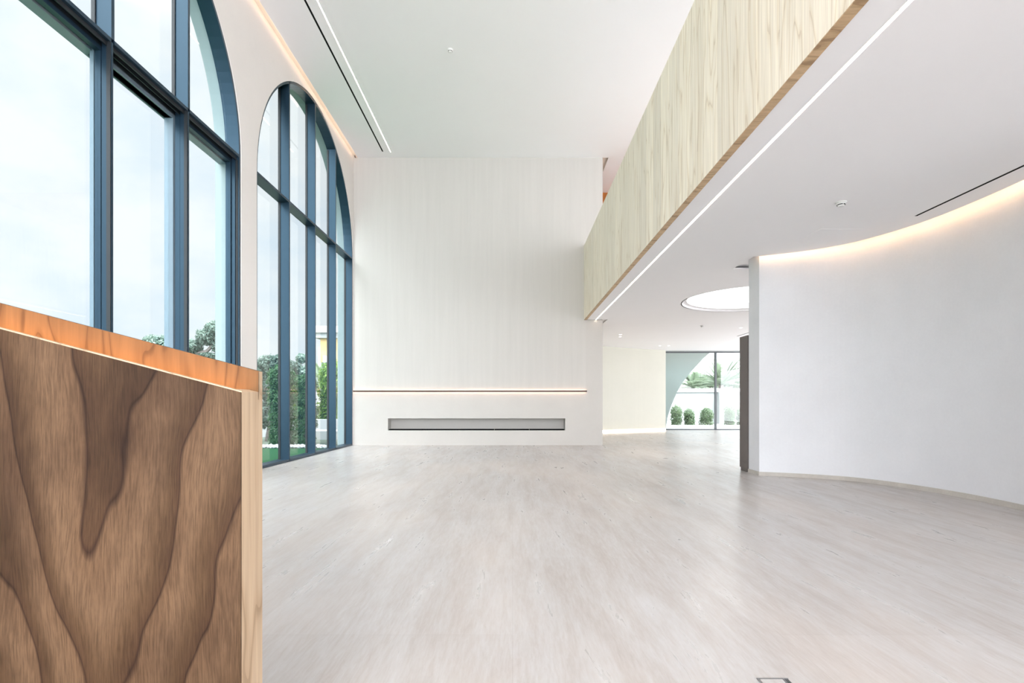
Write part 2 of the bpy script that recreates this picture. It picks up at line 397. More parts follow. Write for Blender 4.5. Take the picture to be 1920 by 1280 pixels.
def offset(P, d):
    out = []
    for i, p in enumerate(P):
        a = P[max(i - 1, 0)]; b = P[min(i + 1, len(P) - 1)]
        t = Vector((b[0] - a[0], b[1] - a[1])).normalized(); out.append((p[0] - t.y * d, p[1] + t.x * d))
    return out

# ------------------------------------------------------------------ main dimensions
XL = -4.069          # inner face of the window wall
YF = 13.473          # face of the fireplace wall
ZC = 7.343           # high ceiling
ZS = 3.211           # low ceiling
YB = -7.0            # the hall goes on behind the camera
XR = 13.0
ZT = 4.775           # top of the transoms = springing of the arches
R = 2.529
WIN = {1: 5.384, 2: 10.915}

# ------------------------------------------------------------------ structure
st(box('floor', M['floor'], None, XL - 0.02, XR, YB, 21.62, -0.25, 0.0))

def arch(yc, r, zs, z0, n=48):
    return [(yc - r, z0)] + [(yc - r * math.cos(math.pi * i / n), zs + r * math.sin(math.pi * i / n)) for i in range(n + 1)] + [(yc + r, z0)]
outl = [(YB, -0.25), (YB, 0.0)]
outl = [(YB, 0.0)] + arch(WIN[1], R, ZT, 0.0) + arch(WIN[2], R, ZT, 0.0) + [(YF + 0.4, 0.0), (YF + 0.4, ZC + 0.35), (YB, ZC + 0.35)]
st(MB().prism(outl, 'x', XL, -4.46).build('wall_left', M['wall']))

# far wall: a body with a fireplace opening, finished with a thin combed panel above the light bar
NX0, NX1, NZ0, NZ1 = -3.19, 1.35, 0.375, 0.690
PX = 1.878
st(MB().prism([(XL, 0), (2.305, 0), (2.305, ZC + 0.3), (XL, ZC + 0.3)], 'y', YF, YF + 0.36,
              holes=[[(NX0, NZ0), (NX1, NZ0), (NX1, NZ1), (NX0, NZ1)]]).build('wall_far', M['lower']))
t = MB().prism([(XL + 0.035, 1.44), (PX, 1.44), (PX, ZS - 0.0), (2.285, ZS), (2.285, ZC), (XL + 0.035, ZC)], 'y', YF - 0.012, YF + 0.002).build('trim_1', M['feature'])
st(t)

# high ceiling board, its lip leaves a gap along the window wall
CE = -3.952
st(MB().prism([(CE, YB), (XR, YB), (XR, 15.68), (2.452, 15.68), (2.452, YF - 0.013), (CE, YF - 0.013)], 'z', ZC, ZC + 0.025).build('ceiling', M['ceiling']))
st(MB().prism([(-4.46, YB), (XR, YB), (XR, 16.0), (-4.46, 16.0)], 'z', ZC + 0.068, ZC + 0.5).build('ceiling_cove_roof', M['cove']))

# low ceiling, cut out around the curved wall; round recess for the luminous disc
wall_pts = [(4.6, 2.9), (4.82, 3.8), (4.97, 4.6), (5.05, 5.2), (5.075, 5.6), (5.06, 5.976), (4.994, 6.367), (4.83, 6.86), (4.583, 7.26), (4.12, 7.57), (3.642, 7.775)]
WC = catmull(wall_pts, 8)                                           # visible face of the curved wall
CC = catmull([(4.45, 2.9), (4.70, 3.7), (4.85, 4.4), (4.924, 5.073), (4.925, 5.758), (4.86, 6.285), (4.70, 6.76), (4.49, 7.12), (4.12, 7.442), (3.63, 7.690), (3.525, 7.716)], 8)
SK = (4.98, 10.93, 1.40)
cream_pts = catmull([(0.9, 13.9), (1.1, 15.6), (1.8, 17.4), (2.6, 18.7), (3.4, 19.6), (4.7, 20.45), (6.14, 21.12)], 8)
low = [(1.905, YB), (4.2, YB)] + CC + [(3.523, 8.429), (XR, 8.429), (XR, 21.5), (6.14, 21.5)] + list(reversed(cream_pts))
# keep the slot beside the end of the far wall
low = [p for p in low if not (p[0] < 2.44 and 13.0 < p[1] < 17.5)]
low += [(2.43, 17.5), (2.43, YF - 0.002), (1.905, YF - 0.002)]
hole = [(SK[0] + SK[2] * math.cos(2 * math.pi * i / 64), SK[1] + SK[2] * math.sin(2 * math.pi * i / 64)) for i in range(64)]
st(MB().prism(low, 'z', ZS, ZS + 0.022, holes=[hole]).build('ceiling_low', M['ceiling']))
st(MB().prism([(1.905, YB), (XR, YB), (XR, 22.0), (0.5, 22.0), (0.5, YF + 0.37), (1.905, YF + 0.37)], 'z', ZS + 0.065, ZS + 0.34,
              holes=[hole]).build('floor_upper', M['ceiling']))

# curved wall on the right, thick, with a stone skirting
body = list(WC) + [(3.640, 7.776), (3.640, 8.12), (9.0, 8.12), (9.0, 2.9)]
st(MB().prism(body, 'z', 0.0, ZS + 0.065).build('wall_right', M['curved']))
sk = offset(WC, 0.012)
st(MB().strip(sk, offset(WC, -0.002), 0.0, 0.055).build('baseboard_right', M['skirting']))
st(MB().box(3.628, 3.6395, 7.765, 8.12, 0, 0.055).build('baseboard_end', M['skirting']))

# the bright room beyond
st(MB().strip(cream_pts, offset(cream_pts, 0.2), 0.0, ZS + 0.022).build('wall_cream', M['cream']))
st(MB().prism([(YB, 0), (22.0, 0), (22.0, ZC + 0.3), (YB, ZC + 0.3)], 'x', XR, XR + 0.2, holes=[[(9.5, 0.02), (20.5, 0.02), (20.5, 3.1), (9.5, 3.1)]]).build('wall_east', M['wall']))  # unseen opening added to let more daylight into the bright room
st(box('wall_upper', M['teak'], None, 0.5, XR, 15.68, 15.85, ZS + 0.3, ZC + 0.1))
st(MB().box(6.1, XR + 0.2, 21.30, 21.62, ZS - 0.03, ZC * 0.49).build('wall_window_head', M['outside']))

# ------------------------------------------------------------------ arched windows
XI, XO = -4.083, -4.285      # inner and outer face of the frames
FW = 0.042                   # bar width
def arch_frame(yc, r, w, x0, x1, zs, z0, n=56):
    mb = MB(); n2 = n + 2
    def ring_pts(rr):
        return [(yc - rr, z0)] + [(yc - rr * math.cos(math.pi * i / n), zs + rr * math.sin(math.pi * i / n)) for i in range(n + 1)] + [(yc + rr, z0)]
    A, B = ring_pts(r), ring_pts(r - w); m = len(A)
    for p, q in zip(A, B): mb.v += [(x0, *p), (x1, *p), (x1, *q), (x0, *q)]
    for i in range(m - 1):
        for k in range(4):
            l = (k + 1) % 4; mb.f.append((4 * i + k, 4 * i + l, 4 * i + 4 + l, 4 * i + 4 + k))
    mb.f.append((0, 1, 2, 3)); e = 4 * (m - 1); mb.f.append((e + 3, e + 2, e + 1, e))
    return mb
def top_at(yc, y, r): return ZT + math.sqrt(max(r * r - (y - yc) ** 2, 0))
def arched_window(n, yc, sliding):
    w = root('window_%d' % n, (XI, yc, 0), None, None, None, 'structure')
    arch_frame(yc, R - 0.002, FW, XO, XI, ZT, 0.0).build('frame', M['metal'], w)
    box('sill', M['metal'], w, XO, XI, yc - R + FW, yc + R - FW, 0.0, 0.045)
    bars = [yc - R / 2, yc, yc + R / 2]
    edges = [yc - R + FW] + bars + [yc + R - FW]
    for a, b in zip(edges[:-1], edges[1:]):
        a2 = a + (FW / 2 if a in bars else 0); b2 = b - (FW / 2 if b in bars else 0)
        box('transom', M['metal'], w, XO, XI, a2, b2, ZT - 0.04, ZT)
        rin = R - FW - 0.002
        top = [(a2 + (b2 - a2) * k / 16, top_at(yc, a2 + (b2 - a2) * k / 16, rin)) for k in range(17)]
        MB().prism([(a2, ZT), (b2, ZT)] + list(reversed(top)), 'x', XO + 0.02, XO + 0.028).build('upper_pane', M['glass'], w)
        # glazing bead against the pane
        mb = MB(); mb.box(XO + 0.005, XO + 0.045, a2, a2 + 0.014, ZT, top[0][1] - 0.02); mb.box(XO + 0.005, XO + 0.045, b2 - 0.014, b2, ZT, top[-1][1] - 0.02)
        mb.build('glazing_bead', M['metal_dark'], w)
    for y in bars:
        MB().prism([(y - FW / 2, ZT - 0.0), (y + FW / 2, ZT), (y + FW / 2, top_at(yc, y + FW / 2, R - 0.01)), (y - FW / 2, top_at(yc, y - FW / 2, R - 0.01))], 'x', XO, XI).build('upper_mullion', M['metal'], w)
        if not sliding:
            box('lower_mullion', M['metal'], w, XO, XI, y - FW / 2, y + FW / 2, 0.0, ZT - 0.0)
    if not sliding:
        for a, b in zip(edges[:-1], edges[1:]):
            a2 = a + (FW / 2 if a in bars else 0); b2 = b - (FW / 2 if b in bars else 0)
            box('lower_pane', M['glass'], w, XO + 0.02, XO + 0.028, a2, b2, 0.045, ZT - 0.04)
            mb = MB(); mb.box(XO + 0.005, XO + 0.045, b2 - 0.012, b2, 0.045, ZT - 0.04); mb.build('glazing_bead', M['metal_dark'], w)
    else:
        # head and floor tracks, then four leaves running on two tracks
        mb = MB()
        for x in (-4.125, -4.19, -4.255): mb.box(x - 0.006, x + 0.006, yc - R + FW, yc + R - FW, ZT - 0.085, ZT - 0.04)
        mb.build('head_track', M['metal_dark'], w)
        box('outer_track', M['door_outer'], w, -4.40, XO, yc - R + 0.01, yc + R - 0.01, 0.0, 0.05)
        box('outer_head', M['door_outer'], w, -4.40, XO, yc - R + 0.01, yc + R - 0.01, ZT - 0.13, ZT - 0.05)
        for k, (a, b) in enumerate(zip(edges[:-1], edges[1:])):
            inner = k in (1, 3)
            x0, x1 = (-4.245, -4.185) if inner else (-4.375, -4.265)
            a2, b2 = a - 0.02, b + (0.02 if k < 3 else 0.0)
            if k == 0: a2 = a
            if k == 3: b2 = b - 0.002
            mat = M['metal'] if inner else M['door_outer']
            leaf = MB()
            leaf.box(x0 if inner else -4.305, x1, a2, a2 + 0.05, 0.05, ZT - 0.06); leaf.box(x0, x1, b2 - 0.05, b2, 0.05, ZT - 0.06)
            leaf.box(x0, x1, a2 + 0.05, b2 - 0.05, 0.05, 0.12); leaf.box(x0, x1, a2 + 0.05, b2 - 0.05, ZT - 0.13, ZT - 0.06)
            o = leaf.build('sliding_leaf', mat, w)
            box('leaf_pane', M['glass'], o if False else w, (x0 + x1) / 2 - 0.004, (x0 + x1) / 2 + 0.004, a2 + 0.05, b2 - 0.05, 0.12, ZT - 0.13)
        for y in bars:                                   # cover strips in front of the meeting stiles
            box('meeting_stile', M['metal'], w, -4.180, -4.130, y - 0.024, y + 0.014, 0.045, ZT - 0.04)
            box('cover_strip', M['metal_dark'], w, -4.128, -4.088, y - 0.030, y - 0.018, 0.045, ZT - 0.04)  # dark strip stands in for shade at the fin's near side
            box('cover_strip', M['metal'], w, -4.128, XI, y - 0.018, y + 0.004, 0.045, ZT - 0.04)
        box('jamb_stile', M['metal'], w, -4.18, -4.13, yc + R - FW - 0.03, yc + R - FW, 0.045, ZT - 0.085)
        box('jamb_groove', M['metal_dark'], w, -4.13, -4.10, yc + R - FW - 0.012, yc + R - FW, 0.045, ZT - 0.085)
    return w
arched_window(1, WIN[1], True)
arched_window(2, WIN[2], False)

# thin linings added over the exterior reveals, coloured as if lit by sky
for k, yc in ((2, WIN[1]), (3, WIN[2])):
    st(arch_frame(yc, R - 0.0005, 0.006, -4.4605, XO - 0.001, ZT, 0.0).build('trim_%d' % k, M['reveal']))

# flat window at the end of the bright room
def flat_window():
    y0, y1 = 21.42, 21.50
    w = root('window_3', (9.5, y0, 0), None, None, None, 'structure')
    xs = [6.14, 8.26, 10.55, XR]
    box('head', M['metal_grey'], w, xs[0], xs[-1], y0, y1, ZS - 0.075, ZS - 0.03)
    box('sill', M['metal_grey'], w, xs[0], xs[-1], y0, y1, 0.0, 0.035)
    for x in xs[1:-1]:
        box('mullion', M['metal_grey'], w, x - 0.032, x + 0.032, y0 - 0.02, y1, 0.035, ZS - 0.075)
    for a, b in zip(xs[:-1], xs[1:]):
        box('pane', M['glass'], w, a + 0.03, b - 0.03, y0 + 0.03, y0 + 0.04, 0.035, ZS - 0.075)
flat_window()

# ------------------------------------------------------------------ balcony parapet
b = root('balcony_parapet', (1.86, 4, ZS), 'long pale maple clad balcony parapet overhanging the hall', 'balcony')
box('front_cladding', M['maple'], b, 1.826, 1.846, YB, YF - 0.014, ZS - 0.004, 5.10)
box('bottom_edge', M['maple_edge'], b, 1.8265, 1.897, YB, YF - 0.014, ZS - 0.012, ZS - 0.0045)['label'] = 'darker wooden bottom edge'
box('core', M['maple'], b, 1.846, 1.94, YB, YF - 0.014, ZS + 0.03, 5.095)
box('shadow_gap', M['grey_plastic'], b, 1.898, 1.904, YB, YF - 0.014, ZS - 0.002, ZS + 0.02)  # solid dark strip in place of the shade in the gap

# ------------------------------------------------------------------ lamps
def strip_light(name, x0, x1, y0, y1, z, mat, label, group=None, housing=True):
    r = root(name, ((x0 + x1) / 2, (y0 + y1) / 2, z), label, 'light', group)
    box('diffuser', mat, r, x0, x1, y0, y1, z - 0.003, z + 0.004)
    mb = MB(); mb.box(x0 - 0.004, x0, y0, y1, z - 0.002, z + 0.002); mb.box(x1, x1 + 0.004, y0, y1, z - 0.002, z + 0.002)
    mb.build('housing', M['white_plastic'], r); return r
strip_light('linear_ceiling_light', -3.053, -3.034, YB, 13.15, ZC, M['led'], 'thin warm LED line in the high ceiling beside the black slot')
strip_light('linear_ceiling_light', 2.118, 2.143, YB, YF - 0.015, ZS, M['led'], 'thin warm LED line in the low ceiling beside the wooden balcony')
def cove_light(label, mb, mat, name='cove_light'):
    o = mb.build(name, mat); return tag(o, label, 'light')
cove_light('warm cove light hidden in the gap above the arched windows', MB().box(CE + 0.002, CE + 0.016, YB, YF - 0.05, ZC + 0.026, ZC + 0.05), M['led_cove'])
cc = CC[:-3]
cove_light('warm cove light hidden above the curved wall', MB().strip(offset(cc, 0.004), offset(cc, 0.016), ZS + 0.023, ZS + 0.046), M['led_cove_low'])
cf = offset(cream_pts, -0.03)
cove_light('warm light line along the foot of the cream curved wall', MB().strip(offset(cream_pts, -0.006), cream_pts, 0.0, 0.085), M['led_floor'], 'skirting_light')

wl = root('wall_light_bar', (-1.0, YF - 0.04, 1.38), 'long dark bronze light bar on the far wall, glowing above and below', 'light')
BX1 = PX + 0.02
box('bar', M['bronze'], wl, XL + 0.004, BX1, YF - 0.050, YF - 0.036, 1.359, 1.403)
box('bracket', M['bronze'], wl, XL + 0.004, BX1 - 0.01, YF - 0.036, YF - 0.001, 1.374, 1.388)
box('upper_led_strip', M['led_wall'], wl, XL + 0.01, BX1 - 0.03, YF - 0.035, YF - 0.018, 1.3885, 1.396)
box('lower_led_strip', M['led_wall'], wl, XL + 0.01, BX1 - 0.03, YF - 0.035, YF - 0.018, 1.366, 1.3735)

d = root('luminous_ceiling_disc', (SK[0], SK[1], ZS), 'large round glowing white recess in the low ceiling', 'light')
MB().ring(SK[:2], SK[2] - 0.10, SK[2], ZS + 0.055, ZS + 0.075, 64).build('inner_step', M['ceiling'], d)
MB().ring(SK[:2], SK[2], SK[2] + 0.02, ZS + 0.0, ZS + 0.30, 64).build('recess_wall', M['ceiling'], d)
MB().cyl(SK[:2], SK[2] - 0.002, ZS + 0.20, ZS + 0.22, 64).build('diffuser', M['sky_lamp'], d)

def downlight(x, y):
    r = root('downlight', (x, y, ZS), None, None, None)
    MB().ring((x, y), 0.04, 0.052, ZS - 0.004, ZS + 0.003, 24).build('trim_ring', M['white_plastic'], r)
    MB().cyl((x, y), 0.039, ZS - 0.003, ZS + 0.002, 24).build('lens', M['spot'], r)
    return r
for (x, y), lab in (((3.35, 16.35), 'round ceiling downlight nearest the far hall wall, front of its pair'), ((3.45, 16.9), 'round ceiling downlight nearest the cream wall bend, rear of its pair'),
                    ((5.45, 19.5), 'small round downlight above the left edge of the garden window, left of two'), ((5.78, 19.5), 'small round downlight above the left edge of the garden window, right of two'),
                    ((6.46, 14.9), 'small round downlight by the dark ceiling slot, farther of two'), ((6.62, 14.4), 'small round downlight beside the jamb, nearer of two')):
    tag(downlight(x, y), lab, 'light', 'ceiling downlights in the bright room')

# ------------------------------------------------------------------ ceiling fittings
def slot(label, x0, x1, y0, y1, z):
    r = root('air_slot', ((x0 + x1) / 2, (y0 + y1) / 2, z), label, 'vent')
    box('grille', M['black'], r, x0, x1, y0, y1, z - 0.002, z - 0.0001)
    mb = MB(); mb.box(x0 - 0.004, x0, y0, y1, z - 0.0015, z - 0.0001); mb.box(x1, x1 + 0.004, y0, y1, z - 0.0015, z - 0.0001)
    mb.build('edge_trim', M['white_plastic'], r)
slot('long black air slot in the high ceiling near the windows', -3.25, -3.218, YB, 13.13, ZC)
slot('black air slot in the low ceiling above the curved wall', 4.615, 4.645, YB, 6.05, ZS)
slot('short black air slot in the ceiling of the bright room', 7.12, 7.16, 15.2, 16.75, ZS)

def detector(x, y, z, label, r=0.05):
    t = root('smoke_detector', (x, y, z), label, 'smoke detector')
    MB().cyl((x, y), r, z - 0.012, z, 32).build('base_plate', M['white_plastic'], t, smooth=False)
    MB().cyl((x, y), r * 0.80, z - 0.016, z - 0.012, 32).build('shadow_ring', M['grey_plastic'], t)
    MB().cyl((x, y), r * 0.84, z - 0.026, z - 0.016, 32, r * 0.95).build('head', M['white_plastic'], t)
    mb = MB()
    for k in range(4): mb.ring((x, y), r * 0.60, r * 0.74, z - 0.034, z - 0.026, 10, math.pi / 2 * k + 0.12, math.pi / 2 * (k + 1) - 0.12)
    mb.build('vents', M['grey_plastic'], t)
    MB().cyl((x, y), r * 0.5, z - 0.046, z - 0.026, 32, r * 0.72).build('sensor_cap', M['white_plastic'], t)
detector(-1.108, 9.36, ZC, 'round white smoke detector on the high ceiling')
detector(3.516, 5.64, ZS, 'round white smoke detector on the low ceiling near the curved wall', 0.055)
detector(5.22, 14.5, ZS, 'small smoke detector on the far ceiling below the glowing disc')
h = root('ceiling_hatch', (4.06, 6.75, ZS), 'faint square access hatch flush in the low ceiling', 'hatch')
box('hatch_panel', M['ceiling'], h, 3.80, 4.32, 6.50, 7.02, ZS - 0.0022, ZS)
cb = MB().tube([(XL + 0.05, YF - 0.06, ZC + 0.02), (XL + 0.06, YF - 0.07, ZC - 0.02), (XL + 0.09, YF - 0.075, ZC - 0.035), (XL + 0.075, YF - 0.08, ZC - 0.005), (XL + 0.06, YF - 0.08, ZC + 0.03)], [0.008] * 5, 6).build('cable_end', M['bronze'])
tag(cb, 'short loose brown cable end in the upper left corner of the hall', 'cable')

# ------------------------------------------------------------------ linear fireplace
fp = root('linear_fireplace', ((NX0 + NX1) / 2, YF, NZ0), 'long low fireplace niche let into the far wall', 'fireplace')
mb = MB(); e = 0.004
mb.box(NX0, NX1, YF + 0.34, YF + 0.358, NZ0, NZ1); mb.box(NX0, NX0 + e, YF + 0.001, YF + 0.34, NZ0, NZ1); mb.box(NX1 - e, NX1, YF + 0.001, YF + 0.34, NZ0, NZ1)
mb.box(NX0 + e, NX1 - e, YF + 0.001, YF + 0.34, NZ1 - e, NZ1); mb.box(NX0 + e, NX1 - e, YF + 0.001, YF + 0.34, NZ0, NZ0 + e)
mb.build('niche_lining', M['lower'], fp)
n = 5; wdt = (NX1 - NX0 - 0.03) / n
for k in range(n):
    x0 = NX0 + 0.015 + wdt * k
    box('burner_tray', M['black'], fp, x0 + 0.008, x0 + wdt - 0.008, YF + 0.03, YF + 0.30, NZ0 + 0.005, NZ0 + 0.032)

# ------------------------------------------------------------------ dark partition panel beside the curved wall
pp = root('dark_partition_panel', (3.66, 8.28, 0), 'tall dark taupe panel standing at the end of the curved wall', 'panel')
box('panel_face', M['panel_brown'], pp, 3.626, 3.66, 8.135, 8.41, 0.055, 2.115)
box('panel_foot', M['panel_brown'], pp, 3.634, 3.66, 8.16, 8.39, 0.0, 0.055)
box('panel_core', M['ceiling'], pp, 3.66, 4.6, 8.125, 8.42, 0.0, 2.12)['label'] = 'white body behind the dark face'

# ------------------------------------------------------------------ floor box, bottom right
fb = root('floor_box', (1.0, 1.93, 0), 'small square floor box with stone lid at the bottom right', 'floor box')
box('stone_lid', M['floor'], fb, 0.942, 1.028, 1.87, 2.008, 0.0005, 0.003)
mb = MB(); mb.box(0.933, 1.052, 2.010, 2.015, 0.0005, 0.004); mb.box(0.933, 0.938, 1.865, 2.010, 0.0005, 0.004); mb.box(1.030, 1.034, 1.865, 2.010, 0.0005, 0.004)
mb.box(0.938, 1.052, 1.86, 1.865, 0.0005, 0.004)
mb.build('steel_frame', M['steel'], fb)
box('cable_flap', M['grey_plastic'], fb, 1.034, 1.050, 1.865, 2.010, 0.0005, 0.003)

# ------------------------------------------------------------------ stair balustrade in the foreground
Y1, T = 1.30, 0.111
XE = -0.670; XS = -2.2; SL = 0.263
zf = 1.050 + (VY - 733.2) / F * Y1          # lip of the front panel at its right end
zb = 1.050 + (VY - 696.6) / F * (Y1 + T)
def sl(x0, x1, y0, y1, zb0, zb1, zt):      # prism whose top follows the slope; zt is its height at XE
    t0 = zt + SL * (XE - x0); t1 = zt + SL * (XE - x1)
    b0 = zb0 if zb0 is not None else 0; b1 = zb1 if zb1 is not None else 0
    return [(x0, y0, b0), (x1, y0, b1), (x1, y1, b1), (x0, y1, b0), (x0, y0, t0), (x1, y0, t1), (x1, y1, t1), (x0, y1, t0)]
bl = root('stair_balustrade', (-1.3, Y1 + T / 2, 0), 'brown wooden stair balustrade with sloping lit handrail in the foreground', 'balustrade')
def slant(a, b, c): return a + SL * (XE - b) + c
MB().hexa(sl(XS, XE - 0.0005, Y1, Y1 + 0.004, 0, 0, zf - 0.003)).build('front_veneer', M['walnut'], bl)['label'] = 'dark walnut veneer face'
MB().hexa(sl(XS, XE - 0.024, Y1 + 0.004, Y1 + 0.022, 0, 0, zf)).build('front_board', M['oak'], bl)
MB().hexa([(XS, Y1 + 0.022, slant(zf, XS, -0.12)), (XE - 0.024, Y1 + 0.022, slant(zf, XE - 0.024, -0.12)), (XE - 0.024, Y1 + 0.091, slant(zf, XE - 0.024, -0.12)), (XS, Y1 + 0.091, slant(zf, XS, -0.12)),
           (XS, Y1 + 0.022, slant(zf, XS, -0.045)), (XE - 0.024, Y1 + 0.022, slant(zf, XE - 0.024, -0.045)), (XE - 0.024, Y1 + 0.091, slant(zf, XE - 0.024, -0.045)), (XS, Y1 + 0.091, slant(zf, XS, -0.045))]).build('groove_bottom', M['oak'], bl)
MB().hexa(sl(XS, XE - 0.0005, Y1 + 0.091, Y1 + T, 0, 0, zb)).build('rear_board', M['rail'], bl)['label'] = 'honey coloured rear board lit from the groove'
MB().hexa(sl(XE - 0.024, XE, Y1 + 0.0045, Y1 + 0.0905, 0, 0, zf)).build('end_board', M['oak'], bl)['label'] = 'pale oak end board'
MB().box(XE - 0.0005, XE, Y1 + 0.0905, Y1 + T, 0, zb - 0.0005).build('end_edge', M['oak'], bl)
MB().hexa([(XE - 0.024, Y1 + 0.0885, zf - 0.02), (XE, Y1 + 0.0885, zf - 0.02), (XE, Y1 + 0.091, zf - 0.02), (XE - 0.024, Y1 + 0.091, zf - 0.02),
           (XE - 0.024, Y1 + 0.0885, zb + 0.004), (XE, Y1 + 0.0885, zb - 0.002), (XE, Y1 + 0.091, zb - 0.002), (XE - 0.024, Y1 + 0.091, zb + 0.004)]).build('corner_block', M['rail'], bl)
MB().hexa([(XS, Y1 + 0.030, slant(zf, XS, -0.044)), (XE - 0.05, Y1 + 0.030, slant(zf, XE - 0.05, -0.044)), (XE - 0.05, Y1 + 0.040, slant(zf, XE - 0.05, -0.044)), (XS, Y1 + 0.040, slant(zf, XS, -0.044)),
           (XS, Y1 + 0.030, slant(zf, XS, -0.030)), (XE - 0.05, Y1 + 0.030, slant(zf, XE - 0.05, -0.030)), (XE - 0.05, Y1 + 0.040, slant(zf, XE - 0.05, -0.030)), (XS, Y1 + 0.040, slant(zf, XS, -0.030))]).build('led_strip', M['led_rail'], bl)

# ------------------------------------------------------------------ garden outside the arched windows
st(box('ground_lawn', M['lawn'], None, -60, -4.46, YB, 12.75, -0.3, -0.02))
st(box('ground_garden', M['soil'], None, -60, 0.9, 12.75, 90, -0.3, -0.04))
mb = MB()
ico = bmesh.new(); bmesh.ops.create_icosphere(ico, subdivisions=1, radius=1.0)
iv = [v.co.copy() for v in ico.verts]; jf = [tuple(v.index for v in f.verts) for f in ico.faces]; ico.free()
for k in range(1500):
    x = random.uniform(-8.6, -4.5); y = random.uniform(12.75, 13.36); r = random.uniform(0.018, 0.042)
    s = Vector((random.uniform(.8, 1.4), random.uniform(.8, 1.4), random.uniform(.5, .9))) * r; b0 = len(mb.v)
    zz = -0.02 + r * 0.4 + random.uniform(0, 0.03)
    mb.v += [(x + v.x * s.x, y + v.y * s.y, zz + v.z * s.z) for v in iv]; mb.f += [tuple(b0 + i for i in f) for f in jf]
tag(mb.build('pebbles', M['gravel'], fix=False), 'strip of white pebbles along the edge of the lawn', 'pebbles', kind='stuff')

def leaves(blobs, n, size, seedv=1, shell=0.55, up=0.3):
    """small folded leaves filling ellipsoids; blobs = [(centre, radii, weight)]"""
    rnd = random.Random(seedv); mb = MB(); tot = sum(b[2] for b in blobs)
    for c, rad, wgt in blobs:
        for k in range(int(n * wgt / tot)):
            d = Vector((rnd.gauss(0, 1), rnd.gauss(0, 1), rnd.gauss(0, 1))).normalized()
            lump = 1 + 0.13 * math.sin(7 * d.x + 3 * c[0]) * math.sin(6 * d.z + 5 * d.y)
            rr = (shell + (1 - shell) * rnd.random() ** 0.6) * lump
            p = Vector((c[0] + d.x * rad[0] * rr, c[1] + d.y * rad[1] * rr, c[2] + d.z * rad[2] * rr))
            nrm = (d + Vector((rnd.gauss(0, .6), rnd.gauss(0, .6), rnd.gauss(up, .6)))).normalized()
            a = nrm.orthogonal().normalized(); a = (Matrix.Rotation(rnd.uniform(0, 6.28), 3, nrm) @ a)
            q = nrm.cross(a); s = size * rnd.uniform(0.7, 1.35); b0 = len(mb.v)
            mb.v += [tuple(p - a * s), tuple(p + q * s * .45 + nrm * s * .18), tuple(p + a * s), tuple(p - q * s * .45 + nrm * s * .18)]
            mb.f += [(b0, b0 + 1, b0 + 2), (b0, b0 + 2, b0 + 3)]
    return mb
def shrub(name, label, x, y, z0, z1, rx, ry, mat, n, size, seedv, cat='shrub', group=None, core=True):
    r = root(name, (x, y, z0), label, cat, group)
    H = z1 - z0; blobs = []
    k = max(2, int(H / (rx * 1.1)))
    for i in range(k):
        zz = z0 + H * (i + 0.5) / k
        blobs.append(((x + random.uniform(-.1, .1) * rx, y, zz), (rx * random.uniform(.9, 1.06), ry, H / k * (1.0 if cat == 'bush' else 0.78)), 1))
    leaves(blobs, n, size, seedv, 0.5).build('foliage', mat, r, fix=False)
    st_ = MB()
    for j in range(4):
        a = j * 1.6; st_.tube([(x + 0.03 * math.cos(a), y + 0.03 * math.sin(a), z0 - 0.05), (x + rx * .25 * math.cos(a), y + ry * .25 * math.sin(a), z0 + H * .5), (x + rx * .5 * math.cos(a), y + ry * .5 * math.sin(a), z0 + H * .9)], [0.022, 0.014, 0.006], 6)
    st_.build('stems', M['bark'], r)
    return r
shrub('hedge_column', 'dark leafy hedge column outside the arched window, left of the first mullion', -6.02, 13.75, 0.0, 1.95, 0.36, 0.30, M['leaf_shaded'], 7500, 0.040, 11, 'hedge', 'clipped hedge columns behind the pebbles')
shrub('hedge_column', 'dark leafy hedge column outside the arched window, between first and second mullion', -5.42, 13.75, 0.0, 1.74, 0.30, 0.28, M['leaf_shaded'], 6500, 0.038, 12, 'hedge', 'clipped hedge columns behind the pebbles')
shrub('tall_shrub', 'sunlit lime green hedge behind the third window bay', -6.45, 19.2, -0.04, 2.35, 0.75, 0.5, M['leaf_sunlit'], 9000, 0.06, 13, 'hedge')
shrub('tall_shrub', 'small lime green shrub behind the dark hedge columns', -7.6, 18.6, -0.04, 1.75, 0.5, 0.4, M['leaf_sunlit'], 4000, 0.055, 14, 'shrub')
pl = root('garden_planter', (-6.0, 17.0, -0.04), 'low white rendered garden wall behind the hedges', 'wall')
box('wall_body', M['outside'], pl, -9.5, -4.9, 17.4, 17.7, -0.04, 0.55)
box('front_step', M['outside'], pl, -7.4, -4.9, 16.2, 17.4, -0.04, 0.22)
dp = MB().tube([(-4.56, YF + 0.30, -0.06), (-4.56, YF + 0.30, 1.38)], [0.016, 0.016], 8).build('drain_pipe', M['bark'])
tag(dp, 'thin grey pipe on the outside wall behind the last window bay', 'pipe')
st(box('wall_outside', M['outside'], None, -4.46, XL, YF + 0.4, 16.0, -0.3, ZC))

